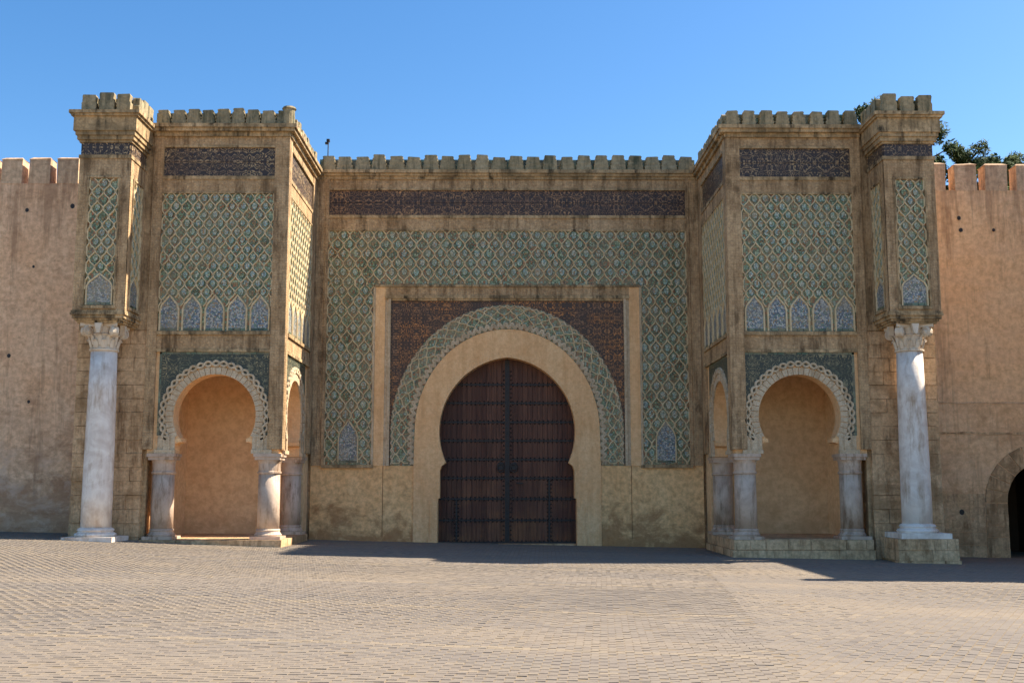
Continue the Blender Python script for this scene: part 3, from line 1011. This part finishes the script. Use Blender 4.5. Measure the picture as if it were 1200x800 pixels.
def bastion(s, label):
    X = lambda a: s * a
    ground = float(gz(s * 10.0, -6.0))
    root = thing('bastion', label, 'bastion', (s * 10.5, -3.0, ground), 'bastions flanking the gateway')
    FF = Frame((0, -5.5, 0), (s, 0, 0), (0, -1, 0))           # front, u = |x|
    FS = Frame((s * 7.6, 0, 0), (0, 1, 0), (-s, 0, 0))        # inner side, u = y
    frot, srot = 0.0, (-PI / 2 if s > 0 else PI / 2)
    def part(name, mat, fr, *boxes, parent=root, **kw):
        mb = MB()
        for b in boxes:
            fr.box(mb, *b)
        return mb.build(name, M[mat], parent, **kw)
    # masses
    part('tower_wall', 'stone_plain', FF, (7.6, 14.45, 6.76, 14.42, -6.5, 0.0))
    part('outer_pier', 'stone_plain', FF, (12.02, 14.40, -1.2, 6.76, -5.4, -0.10))
    part('niche_wall', 'niche', FF, (7.62, 12.02, -1.0, 6.76, -5.585, -4.6), (7.86, 12.02, -1.0, 6.7, -6.4, -5.58), (11.98, 12.03, .4, 6.76, -4.7, -0.62))
    part('niche_floor', 'block', FF, (7.62, 12.03, 0.3, 0.47, -4.65, 0.0))
    # ashlar facing of the outer pier
    blocks(FF, root, 12.16, 14.47, ground - 0.25, 7.40, 0.82, 0.46, -0.12, 0.055, M['block'], 0.02)
    # arcade walls with horseshoe openings
    half, zc = 1.37, 4.53
    hs = pointed(0, zc, half, 0.04, 3.80, 18)
    wid = abs(hs[0][0])
    op = [(1.30, 3.28), (1.30, 3.60), (1.13, 3.66), (1.13, 3.78)] + hs + [(-1.13, 3.78), (-1.13, 3.66), (-1.30, 3.60), (-1.30, 3.28)]
    for fr, uc, a, b, d in ((FF, 9.80, 7.62, 12.02, 0.60), (FS, -3.20, -5.45, -0.92, 0.60)):
        mb = MB()
        fr.prism(mb, [(b, 3.28), (b, 6.76), (a, 6.76), (a, 3.28)] + [(uc + (u if b > a else -u), v) for u, v in reversed(op)], -d, 0.0)
        mb.build('arcade_wall', M['ring'], root)
        # tiled spandrel
        lo, hi = uc - 1.88, uc + 1.90
        mb = MB()
        o2 = [(uc + 1.66 * math.cos(t), zc + 1.72 * math.sin(t)) for t in np.linspace(-0.42, PI + 0.42, 40)]
        fr.prism(mb, [(hi, 3.88), (hi, 6.68), (lo, 6.68), (lo, 3.88)] + list(reversed(o2)), 0.0, 0.03)
        sp = mb.build('spandrel', M['spandrel_g'], root)
        mb = MB()
        for c in ((lo, lo + .07, 3.88, 6.68), (hi - .07, hi, 3.88, 6.68), (lo, hi, 6.61, 6.68)):
            fr.box(mb, *c, 0.0, 0.036)
        mb.build('green_border', M['green_tile'], sp)
        # voussoir ring
        mb = MB()
        n = 34
        ts = np.linspace(-0.50, PI + 0.50, n + 1)
        for i in range(n):
            t0, t1 = ts[i] + .006, ts[i + 1] - .006
            ri, rout = half + 0.012, half + 0.27
            q = [(uc + ri * math.cos(t0), zc + (ri + .02) * math.sin(t0)), (uc + rout * math.cos(t0), zc + rout * math.sin(t0)), (uc + rout * math.cos(t1), zc + rout * math.sin(t1)), (uc + ri * math.cos(t1), zc + (ri + .02) * math.sin(t1))]
            m1 = MB(); fr.prism(m1, q, 0.0, 0.05 + random.uniform(-.006, .008))
            m1.build('voussoir', M['stone_light'], root)
        # interlaced stone chain
        for ph in (0, PI):
            mb = MB()
            n = 27; K = n * 12
            pts = []
            for i in range(K + 1):
                t = -0.46 + (PI + 0.92) * i / K
                rr = half + 0.375 + 0.08 * math.sin(n * PI * i / K * 2 / 2 + ph)
                pts.append((uc + rr * math.cos(t), zc + (rr + .02) * math.sin(t)))
            fr.sweep(mb, pts, 0.098, 0.0, 0.10 if ph == 0 else 0.085)
            mb.build('stone_chain', M['stone_light'], root)
        # imposts below the chain
        for sg in (-1, 1):
            mb = MB()
            fr.box(mb, uc + min(sg * 1.29, sg * 1.86), uc + max(sg * 1.29, sg * 1.86), 3.28, 3.88, 0.0, 0.055)
            fr.box(mb, uc + min(sg * 1.45, sg * 1.66), uc + max(sg * 1.45, sg * 1.66), 3.40, 3.86, 0.0, 0.10)
            fr.box(mb, uc + min(sg * 1.27, sg * 1.95), uc + max(sg * 1.27, sg * 1.95), 3.28, 3.40, 0.0, 0.12)
            mb.build('impost', M['stone_light'], root)
            mb = MB()
            fr.box(mb, uc + min(sg * 1.08, sg * 1.34), uc + max(sg * 1.08, sg * 1.34), 3.66, 3.79, -0.58, 0.02)
            mb.build('impost_moulding', M['ring'], root)
    # columns of the portico
    for (cx, cy) in ((7.98, -5.18), (11.52, -5.18), (7.98, -1.30)):
        x = s * cx
        mb = MB(); lathe(mb, x, cy, [(.37, .80), (.365, 1.6), (.355, 2.62)])
        sh = mb.build('column', M['marble_old'], root, smooth=True)
        mb = MB(); mb.box(x - .50, x + .50, cy - .50, cy + .50, .46, .56)
        lathe(mb, x, cy, [(.44, .56), (.46, .61), (.41, .66), (.39, .72), (.41, .76), (.372, .80)])
        mb.build('column_base', M['marble_old'], sh)
        mb = MB()
        lathe(mb, x, cy, [(.355, 2.60), (.40, 2.63), (.40, 2.68), (.365, 2.70), (.375, 2.95), (.40, 3.04), (.40, 3.07)])
        mb.box(x - .42, x + .42, cy - .42, cy + .42, 3.07, 3.17)
        mb.box(x - .46, x + .46, cy - .46, cy + .46, 3.17, 3.278)
        mb.build('column_capital', M['marble_old'], sh)
    # platform of dressed blocks
    part('platform_core', 'block', FF, (7.55, 12.0, -1.0, 0.30, -4.6, 0.28))
    if s > 0:
        blocks(FF, root, 7.42, 12.02, 0.14, 0.46, 0.62, 0.34, -0.5, 0.36, M['block'], 0.012)
        blocks(FF, root, 7.36, 12.05, -0.62, 0.135, 1.1, 0.76, -0.5, 0.42, M['block'], 0.012)
        blocks(Frame((s * 7.5, 0, 0), (0, 1, 0), (-s, 0, 0)), root, -5.3, -0.85, 0.14, 0.46, 0.8, 0.34, -0.3, 0.07, M['block'])
        blocks(Frame((s * 7.5, 0, 0), (0, 1, 0), (-s, 0, 0)), root, -5.3, -0.8, -0.6, 0.135, 0.9, 0.76, -0.3, 0.11, M['block'])
    else:
        blocks(FF, root, 7.40, 12.05, -0.3, 0.46, 0.95, 0.8, -0.5, 0.36, M['block'], 0.012)
        blocks(Frame((s * 7.5, 0, 0), (0, 1, 0), (-s, 0, 0)), root, -5.3, -0.85, -0.3, 0.46, 1.0, 0.8, -0.3, 0.09, M['block'])
    # dressing of the two showing faces above the arches
    for fr, a, b, pan0, pan1, rot, single in ((FF, 7.5, 12.16, 8.02, 11.80, frot, True), (FS, -5.6, -0.05, -5.08, -0.72, srot, False)):
        if fr is FF:
            cuts = ((7.5, 8.0), (11.82, 12.16))
        else:
            cuts = ((-5.6 + .104, -5.10), (-0.70, -0.11))
        for (c0, c1) in cuts:
            part('pilaster', 'stone', fr, (c0, c1, 3.42, 14.15, -0.02, 0.10))
        cA, cB = cuts[0][1], cuts[1][0]
        part('stone_band', 'stone', fr, (cA, cB, 6.76, 7.30, -0.02, 0.065), parent=root)
        part('moulding', 'cornice', fr, (cA, cB, 6.68, 6.78, 0.0, 0.10), (cA, cB, 7.26, 7.38, 0.0, 0.13))
        part('stone_band', 'stone', fr, (cA, cB, 12.18, 12.66, -0.02, 0.07))
        part('moulding', 'cornice', fr, (cA, cB, 12.14, 12.19, 0.0, 0.10), (cA, cB, 12.64, 12.76, 0.0, 0.10), (cA, cB, 13.77, 13.84, 0.0, 0.10))
        part('stone_band', 'stone', fr, (cA, cB, 13.80, 14.15, -0.02, 0.07))
        for z0, z1 in ((12.76, 13.255), (13.27, 13.77)):
            n = 4
            for i in range(n):
                part('frieze_tile', 'frieze', fr, (cA + (cB - cA) * i / n + .004, cA + (cB - cA) * (i + 1) / n - .004, z0, z1, -0.02, 0.03 + random.uniform(-.004, .004)))
        # sebka with five mosaic arches at its foot
        W = (cB - cA) / 5
        ms = [(cA + W * (i + .5), 7.40, W * 0.41, 8.62) for i in range(5)]
        fr2 = Frame(fr.p(0, 0, 0.03), fr.U, fr.N)
        ins = lambda u, v: (not any(in_mosaic(u, v, uc, v0, hf + .05, tp + .05) for uc, v0, hf, tp in ms)) and v > 8.02
        pn = sebka(fr2, root, cA, cB, 7.38, 12.15, (cB - cA) / 10, 0.595, M['rib'], ins, 't', single=single, w_rib=0.044, face_rot=rot)
        for m in ms:
            mosaic_arch(fr2, pn, *m, rib=0.07)
        # corner cornice and parapet
        part('cornice', 'cornice', fr, (cuts[0][0] - .02, cuts[1][1] if fr is FF else -0.1, 14.15, 14.30, -0.02, 0.16), jitter=0.005)
    # one cornice slab over both faces
    mb = MB()
    x0, x1 = 7.32, 12.25
    mb.box(min(X(x0), X(x1)), max(X(x0), X(x1)), -5.78, 0.45, 14.30, 14.42)
    mb.box(min(X(x0 - .06), X(x1)), max(X(x0 - .06), X(x1)), -5.84, 0.42, 14.42, 14.55)
    mb.build('cornice', M['cornice'], root, jitter=0.006)
    mb = MB()
    mb.box(min(X(7.66), X(12.2)), max(X(7.66), X(12.2)), -5.36, -5.16, 14.5, 15.06)
    mb.box(min(X(7.66), X(7.86)), max(X(7.66), X(7.86)), -5.16, -0.3, 14.5, 15.06)
    mb.build('green_parapet', M['green_tile'], root)
    merlon_row(FF, root, 7.50, 12.15, 9 if s < 0 else 8, MER_T, 14.54, 0.02, 0.0)
    merlon_row(FS, root, -5.42, -0.35, 9, MER_T, 14.54, 0.02, srot)
    # outer corner shaft of plain stone beside the turret
    part('corner_pier', 'stone_plain', FF, (12.18, 14.46, 7.42, 14.42, -0.02, 0.05))
    if s < 0:
        mb = MB(); lathe(mb, -7.56, -5.6, [(.20, 14.53), (.20, 15.08), (.25, 15.12), (.21, 15.19), (.03, 15.22)], 14)
        mb.build('corner_cap', M['merlon'], root)
    # ---- projecting turret
    T = Frame((0, -7.15, 0), (s, 0, 0), (0, -1, 0))
    TS = Frame((s * 12.42, 0, 0), (0, 1, 0), (-s, 0, 0))
    TO = Frame((s * 14.10, 0, 0), (0, 1, 0), (s, 0, 0))
    def ring_box(name, mat, ext, z0, z1, jitter=0.0):
        mb = MB(); mb.box(min(X(12.42 - ext), X(14.10 + ext)), max(X(12.42 - ext), X(14.10 + ext)), -7.15 - ext, -5.44, z0, z1)
        return mb.build(name, M[mat], root, jitter=jitter)
    ring_box('turret_wall', 'stone', -0.06, 7.6, 14.3)
    for e, z0, z1 in ((-.12, 7.45, 7.52), (-.06, 7.52, 7.59), (0.0, 7.59, 7.70), (.05, 7.70, 7.77), (.03, 7.77, 7.84)):
        ring_box('bracket_moulding', 'cornice', e, z0, z1)
    for fr, a, b, pa, pb, rot, single in ((T, 12.42, 14.10, 12.78, 13.74, frot, True), (TS, -7.15, -5.5, -6.78, -5.84, srot, False), (TO, -7.15, -5.5, -6.78, -5.84, -srot, False)):
        e = 0.0 if fr is T else 0.0
        a2 = a if fr is T else a + 0.002
        part('turret_facing', 'stone', fr, (a2, pa, 7.84, 12.90, -0.06, e), (pb, b, 7.84, 12.90, -0.06, e), (pa, pb, 7.84, 7.98, -0.06, e), (pa, pb, 12.22, 12.90, -0.06, e - .004))
        part('moulding', 'cornice', fr, (pa - .08, pb + .08, 7.90, 8.0, 0.0, 0.06), (pa - .06, pa, 8.0, 12.26, 0, 0.03), (pb, pb + .06, 8.0, 12.26, 0, 0.03), (pa - .06, pb + .06, 12.24, 12.3, 0, 0.035))
        fr2 = Frame(fr.p(0, 0, -0.04), fr.U, fr.N)
        m = ((pa + pb) / 2, 8.02, (pb - pa) * .43, 9.05)
        pn = sebka(fr2, root, pa, pb, 8.0, 12.22, (pb - pa) / 2.5, 0.56, M['rib'], lambda u, v: not in_mosaic(u, v, m[0], m[1], m[2] + .04, m[3] + .04) and v > 8.45, 't', single=single, w_rib=0.044, face_rot=rot)
        mosaic_arch(fr2, pn, *m)
        fa, fb = (12.47, 14.05) if fr is T else (-7.10, -5.5)
        part('frieze_tile', 'frieze', fr, (fa, fb, 13.02, 13.44, -0.05, -0.012))
    ring_box('moulding', 'cornice', .03, 12.90, 13.02)
    for e, z0, z1 in ((.03, 13.44, 13.52), (.09, 13.52, 13.66), (.14, 13.66, 13.80), (.19, 13.80, 14.28), (.26, 14.28, 14.36), (.32, 14.36, 14.47)):
        ring_box('corbel', 'cornice', e, z0, z1, 0.005)
    mb = MB()
    mb.box(min(X(12.55), X(14.0)), max(X(12.55), X(14.0)), -6.98, -6.82, 14.45, 15.0)
    mb.box(min(X(12.55), X(12.7)), max(X(12.55), X(12.7)), -6.82, -5.5, 14.45, 15.0)
    mb.box(min(X(13.85), X(14.0)), max(X(13.85), X(14.0)), -6.82, -5.5, 14.45, 15.0)
    mb.build('green_parapet', M['green_tile'], root)
    merlon_row(T, root, 12.40, 14.14, 3, MER_U, 14.46, 0.0, 0.0)
    merlon_row(TS, root, -6.95, -5.42, 3, MER_U, 14.46, 0.0, srot)
    merlon_row(TO, root, -6.95, -5.42, 3, MER_U, 14.46, 0.0, srot)
    # ---- marble column under the turret
    cx, cy = s * 13.26, -6.42
    zb = 0.60 if s < 0 else 0.72
    mb = MB()
    lathe(mb, cx, cy, [(.475, zb + .26), (.474, 2.0), (.46, 3.6), (.44, 5.2), (.415, 6.56)], 36)
    colm = mb.build('column', M['marble'], root, smooth=True)
    mb = MB()
    lathe(mb, cx, cy, [(.62, zb), (.66, zb + .06), (.62, zb + .11), (.55, zb + .14), (.54, zb + .18), (.58, zb + .20), (.55, zb + .25), (.475, zb + .29)], 36)
    mb.build('column_base', M['marble'], colm, smooth=False)
    mb = MB(); mb.box(cx - .80, cx + .80, cy - .80, cy + .80, zb - .17, zb)
    mb.build('column_plinth', M['marble'], colm)
    capital(cx, cy, 6.56, 7.46, .42, colm)
    PF = Frame((0, cy - .80, 0), (s, 0, 0), (0, -1, 0))
    if s > 0:
        mb = MB(); mb.box(cx - .86, cx + .86, cy - .86, cy + .9, -1.0, zb - .175)
        mb.build('pedestal_core', M['block'], root)
        blocks(PF, root, 12.30, 14.22, 0.20, zb - .17, 0.7, 0.36, -0.3, 0.10, M['block'], 0.01)
        blocks(PF, root, 12.30, 14.22, -0.12, 0.20, 0.9, 0.36, -0.3, 0.12, M['block'], 0.01)
        blocks(PF, root, 12.26, 14.26, -0.7, -0.12, 1.2, 0.6, -0.3, 0.17, M['block'], 0.01)
        blocks(Frame((cx - .86, 0, 0), (0, 1, 0), (-1, 0, 0)), root, cy - .8, -5.46, -0.12, zb - .17, 0.7, 0.33, -0.2, 0.08, M['block'], 0.01)
        blocks(Frame((cx + .86, 0, 0), (0, 1, 0), (1, 0, 0)), root, cy - .8, -5.46, -0.12, zb - .17, 0.7, 0.33, -0.2, 0.08, M['block'], 0.01)
    else:
        mb = MB(); mb.box(cx - .72, cx + .72, cy - .72, cy + .9, -0.5, zb - .175)
        mb.build('pedestal_core', M['block'], root)
    return root

bast_l = bastion(-1, 'ornate tiled bastion left of the gateway, its white column standing low near the paving')
bast_r = bastion(1, 'ornate tiled bastion right of the gateway, its white column raised on a block pedestal')

# ------------------------------------------------------------------ ramparts
def rampart_merlon(mat):
    mb = MB()
    Frame((0, 0, 0), (1, 0, 0), (0, -1, 0)).box(mb, -.39, .39, 0, 0.98, -.3, .3)
    mb.add([(-.41, -.32, .98), (.41, -.32, .98), (.41, .32, .98), (-.41, .32, .98), (-.3, -.1, 1.08), (.3, -.1, 1.08), (.3, .1, 1.08), (-.3, .1, 1.08)],
           [(0, 1, 5, 4), (1, 2, 6, 5), (2, 3, 7, 6), (3, 0, 4, 7), (4, 5, 6, 7), (0, 3, 2, 1)])
    return mb.mesh('merlon', mat, jitter=0.02)
RY = -3.0
FR_ = Frame((0, RY, 0), (1, 0, 0), (0, -1, 0))
ram_l = thing('rampart_wall', 'pink plastered crenellated rampart at the left edge, stained near its foot', 'wall', (-19, RY + .7, .6), 'rampart walls beyond the bastions')
def wall_grid(u0, u1, v0, v1, n, m, depth, hole=None):
    """slightly uneven plastered face with a solid back"""
    mb = MB()
    return mb
mb = MB(); FR_.box(mb, -46, -14.3, -1, 13.2, -1.6, 0.0)
mb.build('wall', M['rampart'], ram_l)
mer = [rampart_merlon(M['rampart_m']) for _ in range(3)]
for i in range(26):
    piece('merlon', random.choice(mer), ram_l, FR_.p(-16.15 - 1.02 * i, 13.18, -0.3), None, (random.uniform(.95, 1.05), 1, random.uniform(.95, 1.03)))
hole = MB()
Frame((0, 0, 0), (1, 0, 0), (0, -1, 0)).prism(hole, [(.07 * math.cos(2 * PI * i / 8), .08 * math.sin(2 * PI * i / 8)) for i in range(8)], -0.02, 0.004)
hole_disc_me = hole.mesh('painted_putlog_hole', M['iron'])  # flat disc, its dark colour stands in for the shade inside a hole
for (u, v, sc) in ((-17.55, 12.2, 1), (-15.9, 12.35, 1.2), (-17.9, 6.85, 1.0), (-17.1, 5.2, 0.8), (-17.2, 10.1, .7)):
    piece('painted_putlog_hole', hole_disc_me, ram_l, FR_.p(u, v, 0.0), None, (sc, 1, sc))

ram_r = thing('rampart_wall', 'ochre plastered crenellated rampart at the right edge, with a dark arched doorway', 'wall', (18, RY + .7, -.3), 'rampart walls beyond the bastions')
AX, AZ, AR = 19.05, 1.62, 1.30
da = [(AX + AR, -1.0), (AX + AR, AZ)] + arc_pts(AX, AZ, AR, AR * 1.08, 0, PI, 20)[1:] + [(AX - AR, -1.0)]
mb = MB()
FR_.prism(mb, [(60, -1), (60, 13.0), (14.3, 13.0), (14.3, -1)] + list(reversed(da)), -1.6, 0.0)
mb.build('wall', M['rampart_r'], ram_r)
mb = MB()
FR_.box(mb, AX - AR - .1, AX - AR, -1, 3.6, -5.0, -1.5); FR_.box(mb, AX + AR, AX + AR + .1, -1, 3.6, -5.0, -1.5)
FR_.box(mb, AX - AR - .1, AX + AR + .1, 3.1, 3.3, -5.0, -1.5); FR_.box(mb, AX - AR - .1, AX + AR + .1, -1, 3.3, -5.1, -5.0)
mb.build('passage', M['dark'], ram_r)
n = 13
for i in range(n):
    t0, t1 = PI * i / n + .012, PI * (i + 1) / n - .012
    ri, rt_ = AR + .01, AR + .80
    mb = MB()
    FR_.prism(mb, [(AX + ri * math.cos(t0), AZ + ri * 1.08 * math.sin(t0)), (AX + rt_ * math.cos(t0), AZ + rt_ * math.sin(t0)), (AX + rt_ * math.cos(t1), AZ + rt_ * math.sin(t1)), (AX + ri * math.cos(t1), AZ + ri * 1.08 * math.sin(t1))], -0.4, 0.03 + random.uniform(-.01, .01))
    mb.build('voussoir', M['block'], ram_r, jitter=0.006)
for sg in (-1, 1):
    lo, hi = sorted((AX + sg * AR * 1.0, AX + sg * (AR + .80)))
    blocks(FR_, ram_r, lo, hi, -0.75, AZ - .02, 0.9, 0.42, -0.4, 0.03, M['block'], 0.015)
blocks(FR_, ram_r, 14.45, AX - AR - .82, -0.75, 1.95, 0.85, 0.45, -0.2, 0.02, M['block'], 0.02)
mer = [rampart_merlon(M['rampart_m']) for _ in range(3)]
for i in range(24):
    piece('merlon', random.choice(mer), ram_r, FR_.p(15.75 + 1.13 * i, 12.98, -0.3), None, (random.uniform(.97, 1.08), 1, random.uniform(.95, 1.03)))
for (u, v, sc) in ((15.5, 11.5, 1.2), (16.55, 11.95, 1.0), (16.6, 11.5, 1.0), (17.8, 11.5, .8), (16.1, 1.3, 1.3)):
    piece('painted_putlog_hole', hole_disc_me, ram_r, FR_.p(u, v, 0.022), None, (sc, 1, sc))

for z0, dz in ((4.05, .07), (5.15, .05)):
    mb = MB()
    us = [14.5 + 0.35 * i for i in range(40)]
    tops = [(u, z0 + dz + random.uniform(-.03, .03)) for u in us]; bots = [(u, z0 + random.uniform(-.03, .02)) for u in us]
    FR_.prism(mb, bots + list(reversed(tops)), -0.05, 0.025)
    mb.build('render_ledge', M['rampart_m'] if z0 > 5 else M['block'], ram_r)

# neighbouring gatehouse to the right, whose shadow lies across the plaza
gh = thing('gatehouse', 'plain crenellated gatehouse just beyond the right edge, shading the paving there', 'gatehouse', (28, -8, -.5))
mb = MB(); mb.box(21.95, 36, -11.2, -3.0, -1.2, 13.75)
mb.build('wall', M['rampart_r'], gh)
mb = MB(); mb.box(21.85, 36.1, -11.3, -2.9, 13.75, 14.0)
mb.build('cornice', M['cornice'], gh)
for i in range(11):
    piece('merlon', mer[i % 3], gh, (22.3 + 1.3 * i, -10.95, 13.98), None, (1, 1, 1.1))

# ------------------------------------------------------------------ trees behind the right rampart
def tree(label, x, y, h, cr, ch, clumps, seed):
    r = random.Random(seed)
    root = thing('pine_tree', label, 'tree', (x, y, 0), 'trees behind the right rampart')
    tr = MB()
    def limb(p0, p1, r0, r1, seg=6):
        d = (p1 - p0).normalized()
        a = d.orthogonal().normalized(); b = d.cross(a)
        vs = []
        for p, rad in ((p0, r0), (p1, r1)):
            for k in range(seg):
                t = 2 * PI * k / seg
                vs.append(p + a * rad * math.cos(t) + b * rad * math.sin(t))
        tr.add(vs, [(k, (k + 1) % seg, seg + (k + 1) % seg, seg + k) for k in range(seg)])
    top = Vector((x, y, h - .3))
    limb(Vector((x, y, -1)), Vector((x + .1, y, h * .55)), .45, .28, 8)
    limb(Vector((x + .1, y, h * .55)), top, .28, .05, 8)
    lv = MB()
    for c in range(clumps):
        z = h - ch * (c / clumps) ** 0.9 - r.uniform(0, .4)
        rad = cr * min(1.0, 0.45 + 1.6 * (h - z) / ch) * r.uniform(.45, 1.0)
        a = r.uniform(0, 2 * PI)
        ctr = Vector((x + rad * math.cos(a), y + rad * math.sin(a), z))
        limb(Vector((x, y, z - rad * .45)), ctr, .07, .025, 5)
        cl = r.uniform(.30, .52)
        for k in range(230):
            d = Vector((r.gauss(0, 1), r.gauss(0, 1), r.gauss(0, .8)))
            d = d.normalized() * cl * r.random() ** .45
            p = ctr + d
            s_ = r.uniform(.06, .12)
            u = Vector((r.gauss(0, 1), r.gauss(0, 1), r.gauss(0, 1))).normalized()
            w = u.orthogonal().normalized()
            lv.add([p - u * s_ * 1.6, p + w * s_ * .6, p + u * s_ * 1.6, p - w * s_ * .6], [(0, 1, 2, 3)])
    tr.build('trunk', M['bark'], root)
    lv.build('crown', M['leaf'], root, recalc=False)
tree('tall dark pine rising behind the right bastion turret', 19.75, 13.0, 21.9, 3.5, 7.0, 80, 3)
tree('lower pine peeping over the rampart merlons right of the turret', 23.4, 12.0, 19.2, 2.1, 4.5, 56, 5)
tree('rightmost low pine crown above the right rampart', 25.9, 13.0, 19.3, 2.1, 4.5, 56, 8)

# small mast on the roof behind the left bastion
an = MB()
lathe(an, -7.3, 1.2, [(.025, 14.4), (.02, 16.15)], 6)
an.box(-7.42, -7.28, 1.14, 1.26, 16.02, 16.10); an.box(-7.36, -7.24, 1.12, 1.28, 16.12, 16.22)
o = an.build('lamp_mast', M['iron'])
o['label'] = 'thin metal mast on the parapet beside the left bastion'
o['category'] = 'mast'
